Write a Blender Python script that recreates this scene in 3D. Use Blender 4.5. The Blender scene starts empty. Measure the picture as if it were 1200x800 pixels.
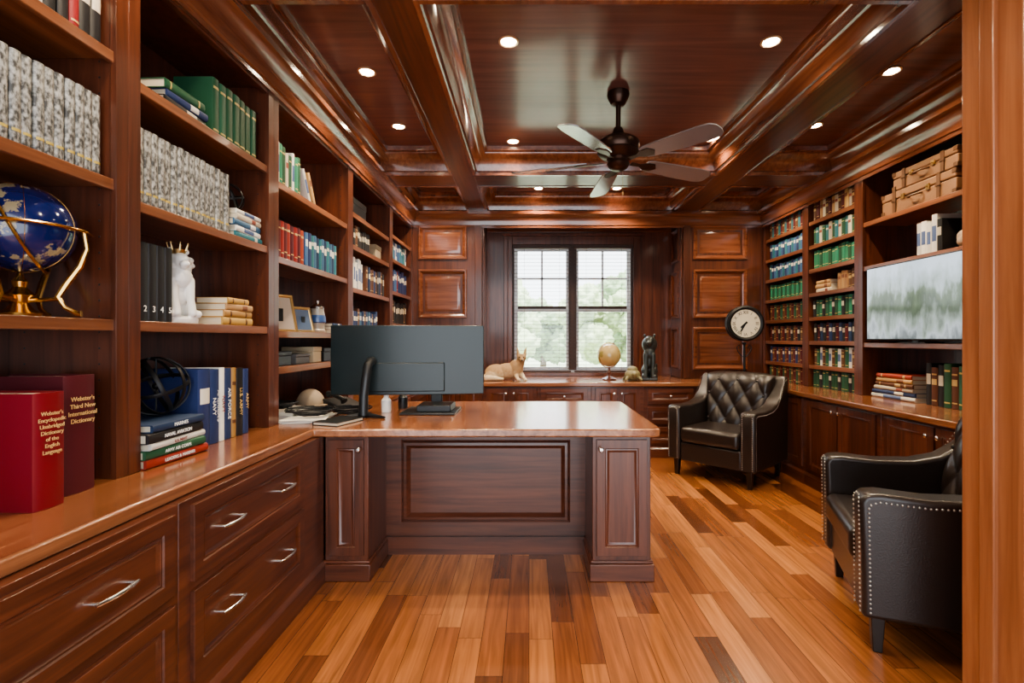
import bpy, bmesh, math, random
from mathutils import Vector, Matrix
random.seed(7)
S=bpy.context.scene; COL=S.collection
R=math.radians

# ---------------------------------------------------------------- materials
def base(name):
    m=bpy.data.materials.new(name); m.use_nodes=True
    n=m.node_tree.nodes; l=m.node_tree.links
    return m,n,l,n['Principled BSDF']
def plain(name,col,rough=.5,metal=0,coat=0,emis=0,jit=0,bump=0,bscale=80,ecol=None):
    m,n,l,b=base(name)
    b.inputs['Base Color'].default_value=(*col,1); b.inputs['Roughness'].default_value=rough
    b.inputs['Metallic'].default_value=metal; b.inputs['Coat Weight'].default_value=coat
    b.inputs['Coat Roughness'].default_value=.15
    if emis:
        b.inputs['Emission Color'].default_value=(*(ecol or col),1); b.inputs['Emission Strength'].default_value=emis
    tc=n.new('ShaderNodeTexCoord'); no=n.new('ShaderNodeTexNoise'); no.inputs['Scale'].default_value=bscale
    no.inputs['Detail'].default_value=3
    l.new(tc.outputs['Object'],no.inputs['Vector'])
    if jit:
        oi=n.new('ShaderNodeObjectInfo'); h=n.new('ShaderNodeHueSaturation')
        h.inputs['Color'].default_value=(*col,1)
        mr=n.new('ShaderNodeMapRange'); mr.inputs['To Min'].default_value=1-jit; mr.inputs['To Max'].default_value=1+jit
        l.new(oi.outputs['Random'],mr.inputs['Value']); l.new(mr.outputs[0],h.inputs['Value'])
        mr2=n.new('ShaderNodeMapRange'); mr2.inputs['To Min'].default_value=.5-jit*.05; mr2.inputs['To Max'].default_value=.5+jit*.05
        l.new(oi.outputs['Random'],mr2.inputs['Value']); l.new(mr2.outputs[0],h.inputs['Hue'])
        l.new(h.outputs[0],b.inputs['Base Color'])
    if bump:
        bp=n.new('ShaderNodeBump'); bp.inputs['Strength'].default_value=bump; bp.inputs['Distance'].default_value=.002
        l.new(no.outputs['Fac'],bp.inputs['Height']); l.new(bp.outputs[0],b.inputs['Normal'])
    return m
def ramp(n,stops):
    r=n.new('ShaderNodeValToRGB'); e=r.color_ramp.elements
    while len(e)<len(stops): e.new(.5)
    for i,(p,c) in enumerate(stops): e[i].position=p; e[i].color=(*c,1)
    return r
def wood(name,c1,c2,axis='Z',rough=.3,coat=.5,sc=1.0,var=.12):
    m,n,l,b=base(name)
    tc=n.new('ShaderNodeTexCoord'); oi=n.new('ShaderNodeObjectInfo')
    add=n.new('ShaderNodeVectorMath'); add.operation='MULTIPLY_ADD'
    cb=n.new('ShaderNodeCombineXYZ')
    for i in range(3): l.new(oi.outputs['Random'],cb.inputs[i])
    l.new(cb.outputs[0],add.inputs[0]); add.inputs[1].default_value=(7,5,3); l.new(tc.outputs['Object'],add.inputs[2])
    mp=n.new('ShaderNodeMapping'); s=[28*sc]*3; s['XYZ'.index(axis)]=1.6*sc; mp.inputs['Scale'].default_value=s
    l.new(add.outputs[0],mp.inputs['Vector'])
    no=n.new('ShaderNodeTexNoise'); no.inputs['Scale'].default_value=1; no.inputs['Detail'].default_value=6; no.inputs['Roughness'].default_value=.6; no.inputs['Distortion'].default_value=.6
    l.new(mp.outputs[0],no.inputs['Vector'])
    r=ramp(n,[(.3,c1),(.7,c2)]); l.new(no.outputs['Fac'],r.inputs[0])
    n2=n.new('ShaderNodeTexNoise'); n2.inputs['Scale'].default_value=.12; n2.inputs['Detail'].default_value=2
    l.new(mp.outputs[0],n2.inputs['Vector'])
    h=n.new('ShaderNodeHueSaturation'); l.new(r.outputs[0],h.inputs['Color'])
    mr=n.new('ShaderNodeMapRange'); mr.inputs['From Min'].default_value=.3; mr.inputs['From Max'].default_value=.7
    mr.inputs['To Min'].default_value=1-var*1.8; mr.inputs['To Max'].default_value=1+var*1.8
    l.new(n2.outputs['Fac'],mr.inputs['Value']); l.new(mr.outputs[0],h.inputs['Value'])
    l.new(h.outputs[0],b.inputs['Base Color'])
    b.inputs['Roughness'].default_value=rough; b.inputs['Coat Weight'].default_value=coat; b.inputs['Coat Roughness'].default_value=.13
    return m
CD,CL=(.056,.017,.0095),(.150,.047,.0235)
W_CAB=wood('mahogany_upright',CD,CL,'Z',rough=.33,coat=.4)
W_CABX=wood('mahogany_across',CD,CL,'X',rough=.33,coat=.4)
W_CABY=wood('mahogany_lengthwise',CD,CL,'Y',rough=.3,coat=.55)
W_SHELF=wood('mahogany_shelf',(.13,.044,.020),(.29,.112,.050),'X',rough=.33,coat=.35)
W_TOPY=wood('worktop_wood',(.17,.062,.028),(.38,.158,.072),'Y',rough=.22,coat=.7)
W_TOPX=wood('worktop_wood_across',(.17,.062,.028),(.38,.158,.072),'X',rough=.22,coat=.7)
W_CEIL=wood('ceiling_veneer',(.115,.048,.040),(.21,.094,.078),'X',rough=.3,coat=.5,var=.08,sc=.8)
W_JAMB=wood('jamb_wood',(.24,.08,.032),(.38,.15,.064),'Z',rough=.38,coat=.35)
W_CROWNY=wood('crown_wood',(.115,.037,.020),(.25,.09,.045),'Y',rough=.18,coat=1)
W_CROWNX=wood('crown_wood_across',(.115,.037,.020),(.25,.09,.045),'X',rough=.18,coat=1)

def floor_mat():
    m,n,l,b=base('cherry_plank_floor')
    tc=n.new('ShaderNodeTexCoord'); sx=n.new('ShaderNodeSeparateXYZ'); l.new(tc.outputs['Object'],sx.inputs[0])
    def M(op,a,bb=None,c=None):
        x=n.new('ShaderNodeMath'); x.operation=op
        for i,v in enumerate((a,bb,c)):
            if v is None: continue
            if isinstance(v,(int,float)): x.inputs[i].default_value=v
            else: l.new(v,x.inputs[i])
        return x.outputs[0]
    u=M('DIVIDE',sx.outputs[0],.095); ri=M('FLOOR',u)
    wn=n.new('ShaderNodeTexWhiteNoise'); wn.noise_dimensions='1D'; l.new(ri,wn.inputs['W'])
    v=M('ADD',M('DIVIDE',sx.outputs[1],.72),M('MULTIPLY',wn.outputs['Value'],7.3)); ci=M('FLOOR',v)
    cb=n.new('ShaderNodeCombineXYZ'); l.new(ri,cb.inputs[0]); l.new(ci,cb.inputs[1])
    w2=n.new('ShaderNodeTexWhiteNoise'); w2.noise_dimensions='3D'; l.new(cb.outputs[0],w2.inputs['Vector'])
    r=ramp(n,[(0,(.085,.028,.012)),(.14,(.16,.054,.021)),(.34,(.245,.086,.031)),(.7,(.32,.122,.043)),(1,(.42,.175,.065))])
    l.new(w2.outputs['Value'],r.inputs[0])
    mp=n.new('ShaderNodeMapping'); mp.inputs['Scale'].default_value=(45,2.2,45); l.new(tc.outputs['Object'],mp.inputs[0])
    va=n.new('ShaderNodeVectorMath'); va.operation='ADD'; l.new(mp.outputs[0],va.inputs[0])
    vs=n.new('ShaderNodeVectorMath'); vs.operation='SCALE'; vs.inputs['Scale'].default_value=20; l.new(w2.outputs['Color'],vs.inputs[0]); l.new(vs.outputs[0],va.inputs[1])
    no=n.new('ShaderNodeTexNoise'); no.inputs['Scale'].default_value=1; no.inputs['Detail'].default_value=6; no.inputs['Distortion'].default_value=.8
    l.new(va.outputs[0],no.inputs['Vector'])
    gr=M('ADD',M('MULTIPLY',no.outputs['Fac'],1.5),.25)
    fu=M('FRACT',u); fv=M('FRACT',v)
    e1=M('GREATER_THAN',M('ABSOLUTE',M('SUBTRACT',fu,.5)),.486); e2=M('GREATER_THAN',M('ABSOLUTE',M('SUBTRACT',fv,.5)),.4983)
    gap=M('MAXIMUM',e1,e2); k=M('MULTIPLY',gr,M('SUBTRACT',1,M('MULTIPLY',gap,.6)))
    mx=n.new('ShaderNodeVectorMath'); mx.operation='SCALE'; l.new(r.outputs[0],mx.inputs[0]); l.new(k,mx.inputs['Scale'])
    l.new(mx.outputs[0],b.inputs['Base Color'])
    b.inputs['Roughness'].default_value=.25; b.inputs['Coat Weight'].default_value=.55; b.inputs['Coat Roughness'].default_value=.15
    bp=n.new('ShaderNodeBump'); bp.inputs['Strength'].default_value=.25; bp.inputs['Distance'].default_value=.001
    l.new(M('SUBTRACT',1,gap),bp.inputs['Height']); l.new(bp.outputs[0],b.inputs['Normal'])
    return m
FLOOR=floor_mat()
LEATHER=plain('dark_leather',(.020,.014,.012),.32,coat=.15,bump=.35,bscale=180)
STEEL=plain('brushed_nickel',(.75,.74,.72),.25,1)
NAIL=plain('nailhead_metal',(.5,.48,.44),.3,1)
BLACKM=plain('black_iron',(.012,.012,.013),.45,.3)
BLACKP=plain('black_plastic',(.016,.018,.02),.38)
MONB=plain('monitor_shell',(.009,.018,.020),.36,coat=.1)
DARKLEG=plain('espresso_leg',(.012,.008,.006),.3,coat=.3)
WHITE=plain('window_white',(.8,.82,.83),.4)
WHITEC=plain('white_ceramic',(.82,.8,.76),.3,coat=.4)
PAPER=plain('paper',(.7,.68,.63),.8)
PAGES=plain('book_pages',(.62,.55,.42),.85)
GOLD=plain('gold',(.75,.45,.14),.25,1)
BRASS=plain('antique_brass',(.55,.38,.18),.35,1)
LAMP=plain('lamp_lens',(1,.9,.75),.4,emis=80,ecol=(1,.86,.62))
RINGM=plain('downlight_ring',(.8,.62,.42),.3,.6)
BLADE=plain('fan_blade_finish',(.19,.175,.175),.2,coat=1)
FANM=plain('oil_rubbed_bronze',(.05,.025,.016),.32,.7)
BLINDM=plain('dark_blind_slat',(.05,.02,.011),.5)
TAN=plain('tan_leather_case',(.25,.13,.065),.55,bump=.5,bscale=60)
TAN2=plain('case_strap_leather',(.11,.05,.022),.5)
BARK=plain('bark',(.2,.15,.1),.9)
LEAF=plain('foliage',(.52,.62,.38),.8,bump=1,bscale=6)
LEAF2=plain('foliage_dark',(.38,.50,.30),.8,bump=1,bscale=6)
LAWN=plain('lawn_grass',(.5,.58,.40),.9)

def glass_mat():
    m=bpy.data.materials.new('window_glass'); m.use_nodes=True; n=m.node_tree.nodes; l=m.node_tree.links; n.clear()
    o=n.new('ShaderNodeOutputMaterial'); t=n.new('ShaderNodeBsdfTransparent'); g=n.new('ShaderNodeBsdfGlossy'); g.inputs['Roughness'].default_value=.02
    x=n.new('ShaderNodeMixShader'); x.inputs[0].default_value=.06; l.new(t.outputs[0],x.inputs[1]); l.new(g.outputs[0],x.inputs[2]); l.new(x.outputs[0],o.inputs[0]); return m
GLASS=glass_mat()

# ---------------------------------------------------------------- mesh builder
class MB:
    def __init__(s): s.v=[];s.f=[];s.m=[];s.M=Matrix()
    def add(s,vs,fs,mi=0):
        b=len(s.v); s.v+=[tuple(s.M@Vector(p)) for p in vs]
        for f in fs: s.f.append(tuple(b+i for i in f)); s.m.append(mi)
    def box(s,x0,x1,y0,y1,z0,z1,mi=0):
        s.add([(x0,y0,z0),(x1,y0,z0),(x1,y1,z0),(x0,y1,z0),(x0,y0,z1),(x1,y0,z1),(x1,y1,z1),(x0,y1,z1)],
              [(0,3,2,1),(4,5,6,7),(0,1,5,4),(1,2,6,5),(2,3,7,6),(3,0,4,7)],mi)
    def rings(s,rs,cap=True,mi=0,closed=True,loop=False):
        n=len(rs[0]); vs=[p for r in rs for p in r]; fs=[]
        K=len(rs)
        for k in range(K if loop else K-1):
            a=k*n; b=((k+1)%K)*n
            for i in range(n if closed else n-1):
                j=(i+1)%n; fs.append((a+i,a+j,b+j,b+i))
        if cap and not loop: fs.append(tuple(range(n-1,-1,-1))); fs.append(tuple((K-1)*n+i for i in range(n)))
        s.add(vs,fs,mi)
    def lathe(s,prof,c=(0,0,0),n=24,mi=0,loop=False):
        s.rings([[(c[0]+max(r,1e-4)*math.cos(2*math.pi*i/n),c[1]+max(r,1e-4)*math.sin(2*math.pi*i/n),c[2]+z) for i in range(n)] for r,z in prof],mi=mi,loop=loop)
    def cyl(s,p1,p2,r1,r2=None,n=12,mi=0):
        s.tube([p1,p2],[r1,r1 if r2 is None else r2],n,mi)
    def tube(s,pts,r,n=8,mi=0,loop=False,up=None):
        P=[Vector(p) for p in pts]; K=len(P)
        if not isinstance(r,(list,tuple)): r=[r]*K
        rs=[]; prev=None
        for i in range(K):
            if loop: t=(P[(i+1)%K]-P[i-1]).normalized()
            else: t=(P[min(i+1,K-1)]-P[max(i-1,0)]).normalized()
            if prev is None:
                a=Vector(up) if up else (Vector((0,0,1)) if abs(t.z)<.9 else Vector((1,0,0)))
                u=t.cross(a).normalized()
            else:
                u=(prev-t*prev.dot(t)).normalized()
            prev=u; w=t.cross(u)
            rs.append([tuple(P[i]+(u*math.cos(2*math.pi*k/n)+w*math.sin(2*math.pi*k/n))*r[i]) for k in range(n)])
        s.rings(rs,mi=mi,loop=loop)
    def ell(s,c,rx,ry=None,rz=None,nu=20,nv=12,mi=0,rot=None):
        ry=ry or rx; rz=rz or rx; rs=[]
        for j in range(nv+1):
            a=-math.pi/2+math.pi*j/nv; ca=max(math.cos(a),1e-3)
            ring=[]
            for i in range(nu):
                p=Vector((rx*ca*math.cos(2*math.pi*i/nu),ry*ca*math.sin(2*math.pi*i/nu),rz*math.sin(a)))
                if rot: p=rot@p
                ring.append((c[0]+p.x,c[1]+p.y,c[2]+p.z))
            rs.append(ring)
        s.rings(rs,mi=mi)
    def ringt(s,c,rad,r,rot=None,n=40,m=6,mi=0,flat=1):
        rs=[]
        for i in range(n):
            a=2*math.pi*i/n; ring=[]
            for k in range(m):
                b=2*math.pi*k/m; q=rad+r*math.cos(b)
                p=Vector((q*math.cos(a),q*math.sin(a),r*flat*math.sin(b)))
                if rot: p=rot@p
                ring.append((c[0]+p.x,c[1]+p.y,c[2]+p.z))
            rs.append(ring)
        s.rings(rs,mi=mi,loop=True)
    def prism(s,poly,axis,a,b,mi=0):
        def q(p,t):
            return {'X':(t,p[0],p[1]),'Y':(p[0],t,p[1]),'Z':(p[0],p[1],t)}[axis]
        n=len(poly); vs=[q(p,a) for p in poly]+[q(p,b) for p in poly]
        fs=[tuple(range(n)),tuple(range(2*n-1,n-1,-1))]+[(i,i+n,(i+1)%n+n,(i+1)%n) for i in range(n)]
        s.add(vs,fs,mi)
    def face(s,x0,x1,z0,z1,y,prof,mi=0,cap=True,mic=None):
        rs=[[(x0+d,y+e,z0+d),(x1-d,y+e,z0+d),(x1-d,y+e,z1-d),(x0+d,y+e,z1-d)] for d,e in prof]
        s.rings(rs,cap=False,mi=mi)
        if cap: s.add(rs[-1],[(0,1,2,3)],mi if mic is None else mic)
    def frame(s,x0,x1,y0,y1,prof,mi=0):
        s.rings([[(x0+d,y0+d,z),(x1-d,y0+d,z),(x1-d,y1-d,z),(x0+d,y1-d,z)] for d,z in prof],cap=False,mi=mi)
    def text(s,body,size,M4,mi=0,ext=.0006):
        c=bpy.data.curves.new('t','FONT'); c.body=body; c.size=size; c.align_x='CENTER'; c.align_y='CENTER'; c.extrude=ext
        o=bpy.data.objects.new('t',c); COL.objects.link(o)
        dg=bpy.context.evaluated_depsgraph_get(); me=bpy.data.meshes.new_from_object(o.evaluated_get(dg))
        s.add([tuple(M4@v.co) for v in me.vertices],[tuple(p.vertices) for p in me.polygons],mi)
        bpy.data.objects.remove(o); bpy.data.meshes.remove(me); bpy.data.curves.remove(c)
    def mesh(s,name,mats,smooth=35,fix=True):
        me=bpy.data.meshes.new(name); me.from_pydata(s.v,[],s.f)
        for m in (mats if isinstance(mats,(list,tuple)) else [mats]): me.materials.append(m)
        me.polygons.foreach_set('material_index',s.m)
        if fix:
            bm=bmesh.new(); bm.from_mesh(me); bmesh.ops.recalc_face_normals(bm,faces=bm.faces); bm.to_mesh(me); bm.free()
        if smooth:
            me.polygons.foreach_set('use_smooth',[True]*len(me.polygons))
            try: me.set_sharp_from_angle(angle=R(smooth))
            except Exception: pass
        me.update(); return me
    def obj(s,name,mats,parent=None,smooth=35,bevel=0,seg=2,loc=(0,0,0),rotz=0,fix=True,**props):
        o=bpy.data.objects.new(name,s.mesh(name,mats,smooth,fix)); COL.objects.link(o)
        o.location=loc; o.rotation_euler=(0,0,rotz)
        if parent: o.parent=parent
        if bevel:
            b=o.modifiers.new('Bevel','BEVEL'); b.width=bevel; b.segments=seg; b.limit_method='ANGLE'; b.angle_limit=R(40)
        for k,v in props.items(): o[k]=v
        return o
def thing(name,label,cat,loc=(0,0,0),rotz=0,group=None):
    o=bpy.data.objects.new(name,None); COL.objects.link(o); o.empty_display_size=.05
    o.location=loc; o.rotation_euler=(0,0,rotz); o['label']=label; o['category']=cat
    if group: o['group']=group
    return o
TN=[0]
def trim(mb,mat,bevel=0,smooth=35,fix=True):
    TN[0]+=1; return mb.obj('trim_%d'%TN[0],mat,bevel=bevel,smooth=smooth,fix=fix,kind='structure')
def struct(name,mb,mat,bevel=0,fix=True): return mb.obj(name,mat,bevel=bevel,fix=fix,kind='structure')
def copy_tree(o,loc,rotz):
    def rec(a,par):
        c=a.copy(); COL.objects.link(c)
        if par is not None: c.parent=par; c.matrix_parent_inverse=a.matrix_parent_inverse.copy()
        for k in list(a.children): rec(k,c)
        return c
    c=rec(o,None); c.location=loc; c.rotation_euler=(0,0,rotz); return c
def Rx(a): return Matrix.Rotation(R(a),4,'X')
def Ry(a): return Matrix.Rotation(R(a),4,'Y')
def Rz(a): return Matrix.Rotation(R(a),4,'Z')
def T(*a): return Matrix.Translation(a)

# ---------------------------------------------------------------- room shell
XL,XR=-1.66,2.97; YB=5.5; YW=5.9; ZC=2.8
b=MB(); b.box(XL,XR,-1.2,6.05,-.05,0); struct('floor',b,FLOOR)
b=MB(); b.box(XL,XR,-1.2,6.05,ZC,ZC+.1); struct('ceiling',b,W_CEIL)
b=MB(); b.box(XL-.12,XL,-1.2,6.05,-.05,ZC+.1); struct('wall_left',b,W_CAB)
b=MB(); b.box(XR,XR+.12,-1.2,6.05,-.05,ZC+.1); struct('wall_right',b,W_CAB)
WX0,WX1,WZ0,WZ1=-.2,1.24,.80,2.32
b=MB()
b.box(XL,-.52,YB,6.05,0,ZC); b.box(1.71,XR,YB,6.05,0,ZC); b.box(-.52,1.71,YB,6.05,2.55,ZC)
b.box(-.52,WX0,YW,6.05,0,2.55); b.box(WX1,1.71,YW,6.05,0,2.55)
b.box(WX0,WX1,YW,6.05,0,WZ0); b.box(WX0,WX1,YW,6.05,WZ1,2.55)
struct('wall_back',b,W_CAB)
b=MB(); b.box(1.40,XR,1.40,1.55,0,ZC); struct('wall_front',b,W_CAB)
b=MB()
b.box(1.376,1.402,1.375,1.575,0,ZC)
b.box(1.362,1.38,1.452,1.50,0,ZC)
b.box(1.396,1.50,1.375,1.40,0,ZC); b.box(1.396,1.50,1.55,1.575,0,ZC)
b.box(1.385,1.398,1.368,1.38,0,ZC)
trim(b,W_JAMB,bevel=.004)

# ---- ceiling beams
def tr_box(x0,x1,y0,y1,z0,z1,mat,bevel=.004):
    b=MB(); b.box(x0,x1,y0,y1,z0,z1); return trim(b,mat,bevel)
for x0,x1 in ((-.66,-.47),(1.6,1.85)): tr_box(x0,x1,.4,YB,2.6,ZC,W_CABY)
for y0,y1 in ((1.78,2.05),(4.23,4.54)):
    for x0,x1 in ((-1.3,-.66),(-.47,1.6),(1.85,2.6)): tr_box(x0,x1,y0,y1,2.6,ZC,W_CABX)
CP=[(-.010,2.6),(-.010,2.594),(.014,2.594),(.016,2.62),(.03,2.625),(.036,2.655),(.05,2.69),(.075,2.72),(.100,2.735),(.104,2.758),(.124,2.765),(.13,2.80)]
for x0,x1 in ((-1.3,-.66),(-.47,1.6),(1.85,2.6)):
    for y0,y1 in ((.4,1.78),(2.05,4.23),(4.54,5.5)):
        b=MB(); b.frame(x0,x1,y0,y1,CP); trim(b,W_CROWNY,smooth=50,fix=False)
prof=[(0,2.43),(.02,2.43),(.02,2.455),(.03,2.46),(.035,2.49),(.05,2.53),(.085,2.565),(.1,2.57),(.1,2.6),(0,2.6)]
b=MB(); b.prism([(-1.3+p,z) for p,z in prof],'Y',.62,YB); trim(b,W_CROWNY)
b=MB(); b.prism([(2.6-p,z) for p,z in prof],'Y',1.55,YB); trim(b,W_CROWNY)
b=MB(); b.prism([(YB-p*.8,z) for p,z in prof],'X',-1.28,2.58); trim(b,W_CROWNX)
b=MB()
for x0,x1 in ((WX0-.1,WX0),(WX1,WX1+.1)): b.box(x0,x1,YW-.022,YW,.76,WZ1+.1)
b.box(WX0,WX1,YW-.022,YW,WZ1,WZ1+.1); b.box(WX0-.12,WX1+.12,YW-.05,YW,WZ1+.1,WZ1+.135)
b.box(WX0-.1,WX1+.1,YW-.03,YW,.76,.80)
for x in (WX0-.06,WX1+.045): b.box(x,x+.014,YW-.03,YW-.02,.78,WZ1+.06)
trim(b,W_CAB,bevel=.004)
b=MB()
for x0,x1 in ((-.6,-.52),(1.71,1.79)): b.box(x0,x1,YB-.02,YB,.76,2.5)
b.box(-.52,-.50,YB,YW,.76,2.55); b.box(1.69,1.71,YB,YW,.76,2.55)
trim(b,W_CAB,bevel=.005)
MP=[(0,0),(0,-.014),(.008,-.02),(.02,-.02),(.03,-.010),(.042,-.004),(.05,0)]
for x0,x1 in ((-1.23,-.69),(1.82,2.42)):
    for z0,z1 in ((2.08,2.46),(1.43,1.97),(.86,1.33)):
        b=MB(); b.face(x0,x1,z0,z1,YB,MP,cap=False); b.face(x0+.075,x1-.075,z0+.075,z1-.075,YB,[(0,0),(.012,-.004),(.03,-.006)],cap=True)
        trim(b,W_CROWNX)
for z0,z1 in ((2.08,2.46),(1.43,1.97),(.86,1.33)):
    b=MB(); b.M=T(1.69,5.7,0)@Rz(-90); b.face(-.14,.14,z0,z1,0,MP,cap=False); trim(b,W_CABX)
b=MB(); b.box(-.52,1.71,YW-.02,YW,2.47,2.55); b.box(-.5,1.69,YW-.045,YW,2.52,2.55); trim(b,W_CROWNX,bevel=.004)

# ---- window
b=MB(); y0,y1=5.94,5.99
b.box(WX0,WX0+.022,5.92,6.03,WZ0,WZ1,2); b.box(WX1-.022,WX1,5.92,6.03,WZ0,WZ1,2)
b.box(WX0+.022,WX0+.035,5.93,6.03,WZ0,WZ1); b.box(WX1-.035,WX1-.022,5.93,6.03,WZ0,WZ1)
b.box(WX0+.022,WX1-.022,5.92,6.03,WZ1-.03,WZ1,2); b.box(WX0+.022,WX1-.022,5.92,6.03,WZ0,WZ0+.03)
b.box(.475,.565,5.91,6.03,WZ0+.03,WZ1-.03,2)
for x0,x1 in ((WX0+.035,.475),(.565,WX1-.035)):
    for k,(z0,z1) in enumerate(((WZ0+.03,1.56),(1.56,WZ1-.03))):
        yy=y0+.02*k
        b.box(x0,x0+.03,yy,yy+.03,z0,z1); b.box(x1-.03,x1,yy,yy+.03,z0,z1)
        b.box(x0+.03,x1-.03,yy,yy+.03,z0,z0+.035,2 if k else 0); b.box(x0+.03,x1-.03,yy,yy+.03,z1-.035,z1)
        b.box(x0+.03,x1-.03,yy+.012,yy+.016,z0+.035,z1-.035,1)
        if k==1:
            xm=(x0+x1)/2; zm=(z0+z1)/2
            b.box(xm-.011,xm+.011,yy+.004,yy+.024,z0+.035,z1-.035); b.box(x0+.03,x1-.03,yy+.004,yy+.024,zm-.011,zm+.011)
struct('window_1',b,[WHITE,GLASS,BLINDM])
for x0,x1 in ((WX0+.005,.50),(.54,WX1-.005)):
    t=thing('window_blind','dark wooden venetian blind with open slats over the window','blind',((x0+x1)/2,5.89,WZ1),group='venetian blinds on the window')
    w=(x1-x0)/2
    b=MB()
    for i in range(33):
        z=-.08-i*.0435; b.M=T(0,0,z)@Rx(4); b.box(-w,w,-.011,.011,-.0012,.0012)
    b.obj('slats',BLINDM,t,smooth=0)
    b=MB(); b.box(-w,w,-.015,.015,-.045,0); b.obj('headrail',BLINDM,t,bevel=.003)
    b=MB(); b.box(-w,w,-.012,.012,-1.515,-1.497); b.obj('bottom_rail',BLINDM,t,bevel=.003)
    b=MB()
    for x in (-w*.6,w*.6): b.cyl((x,-.013,-.04),(x,-.013,-1.5),.0012,n=5)
    b.obj('ladder_cord',BLINDM,t)

# ---- outdoors
b=MB(); b.box(-30,30,6.3,60,-.6,-.5); b.obj('lawn',LAWN,label='green lawn seen beyond the window',category='lawn',kind='stuff')
def tree(x,y,h,r,mat,lab):
    t=thing('tree',lab,'tree',(x,y,-.495))
    b=MB(); b.tube([(0,0,0),(.05,0,h*.3),(0,.05,h*.75)],[.16,.12,.06]); b.obj('trunk',BARK,t)
    b=MB(); rr=random.Random(int(x*10+y))
    for i in range(26):
        b.ell((rr.uniform(-r,r)*.8,rr.uniform(-r,r)*.5,h*.66+rr.uniform(-.45,.6)*r),r*rr.uniform(.18,.38),r*rr.uniform(.2,.35),r*rr.uniform(.15,.3),nu=12,nv=8)
    o=b.obj('foliage',mat,t)
    tx=bpy.data.textures.new('leafnoise','CLOUDS'); tx.noise_scale=.18
    sd=o.modifiers.new('s','SUBSURF'); sd.levels=2; sd.render_levels=2
    d=o.modifiers.new('d','DISPLACE'); d.texture=tx; d.strength=.55; d.mid_level=.5
tree(-1.2,15,3.2,1.7,LEAF,'leafy green tree standing on the lawn outside')
tree(2.8,17,3.0,1.8,LEAF,'leafy green tree standing on the lawn outside')
tree(.6,22,3.0,2.0,LEAF2,'darker green tree standing on the lawn outside')
tree(5.6,22,4.4,2.6,LEAF2,'darker green tree standing on the lawn outside')

# ---------------------------------------------------------------- cabinetry
DP=[(0,.0135),(0,.001),(.001,0),(.042,0),(.046,.004),(.052,.002),(.058,.007),(.064,.0095)]
def pull(parent,x,z,y):
    b=MB(); L=.062
    for s in (-1,1): b.tube([(x+s*L*.86,y+.004,z),(x+s*L*.86,y-.022,z)],.0045,8)
    b.tube([(x-L,y-.020,z),(x-L*.6,y-.026,z),(x,y-.03,z),(x+L*.6,y-.026,z),(x+L,y-.020,z)],[.004,.0055,.0055,.0055,.004],8)
    b.obj('handle',STEEL,parent,label='brushed nickel bar pull')
def knob(parent,x,z,y):
    b=MB(); b.M=T(x,y,z)@Rx(90); b.lathe([(.0,0),(.005,0),(.005,.012),(.012,.018),(.013,.024),(.008,.029),(0,.03)],n=14)
    b.obj('knob',STEEL,parent,label='small brushed nickel knob')
def front(parent,kind,x0,x1,z0,z1,pulls=(),knobx=None,grain=None,kz=None):
    b=MB(); b.face(x0,x1,z0,z1,-.013,DP)
    o=b.obj(kind,grain or (W_CABX if kind=='drawer' else W_CAB),parent)
    for p in pulls: pull(o,p,(z0+z1)/2,-.004)
    if knobx is not None: knob(o,knobx,(kz or z1-.05) if z1-z0>.3 else (z0+z1)/2,-.013 if z1-z0>.3 else -.004)
    return o
def base_cab(loc,rot,w,d,lab,fronts,group=None):
    t=thing('base_cabinet',lab,'cabinet',loc,R(rot),group)
    b=MB(); b.box(.0005,w-.0005,0,d,.10,.72); b.box(.0005,w-.0005,-.014,d,0,.085); 
    b.prism([(-.014,.085),(-.010,.092),(-.003,.098),(0,.105),(.01,.105),(.01,.085)],'X',.0005,w-.0005)
    b.obj('body',W_CABX,t,bevel=.002)
    for f in fronts: front(t,*f[0],**f[1])
    return t
base_cab((-1.02,.56,0),90,.88,.635,'red mahogany base cabinet with two wide panelled drawers beneath the worktop',
   [(('drawer',.04,.85,.47,.70),dict(pulls=(.28,.64))),(('drawer',.04,.85,.17,.44),dict(pulls=(.28,.64)))])
base_cab((-1.02,1.44,0),90,1.022,.635,'red mahogany base cabinet with two wide drawers meeting the desk',
   [(('drawer',.05,.78,.47,.70),dict(pulls=(.24,.61))),(('drawer',.05,.78,.17,.44),dict(pulls=(.24,.61)))])
base_cab((-1.02,3.5,0),90,1.48,.635,'red mahogany base cabinet with panelled doors beyond the desk',
   [(('door',.04,.72,.14,.70),dict(knobx=.68)),(('door',.76,1.44,.14,.70),dict(knobx=.80))])
xs=[-1.02,-.47,.08,.63,1.16,1.70,2.27]
for i in range(6):
    w=xs[i+1]-xs[i]
    if i in (2,4): fr=[(('drawer',.04,w-.04,z0,z1),dict(knobx=w/2)) for z0,z1 in ((.54,.70),(.34,.51),(.14,.31))]
    else: fr=[(('door',.04,w/2-.01,.14,.70),dict(knobx=w/2-.04)),(('door',w/2+.01,w-.04,.14,.70),dict(knobx=w/2+.04))]
    base_cab((xs[i],5.01,0),0,w,.48,'mahogany base cabinet with '+('three stacked drawers' if i in(2,4) else 'two panelled doors')+' under the window counter',fr)
ys=[4.98,4.1,3.22,2.34,1.57]
for i in range(4):
    w=ys[i]-ys[i+1]
    base_cab((2.29,ys[i],0),-90,w,.67,'mahogany base cabinet with a pair of panelled doors below the bookshelves',
      [(('door',.04,w/2-.008,.14,.70),dict(knobx=w/2-.04)),(('door',w/2+.008,w-.04,.14,.70),dict(knobx=w/2+.04))])

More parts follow.
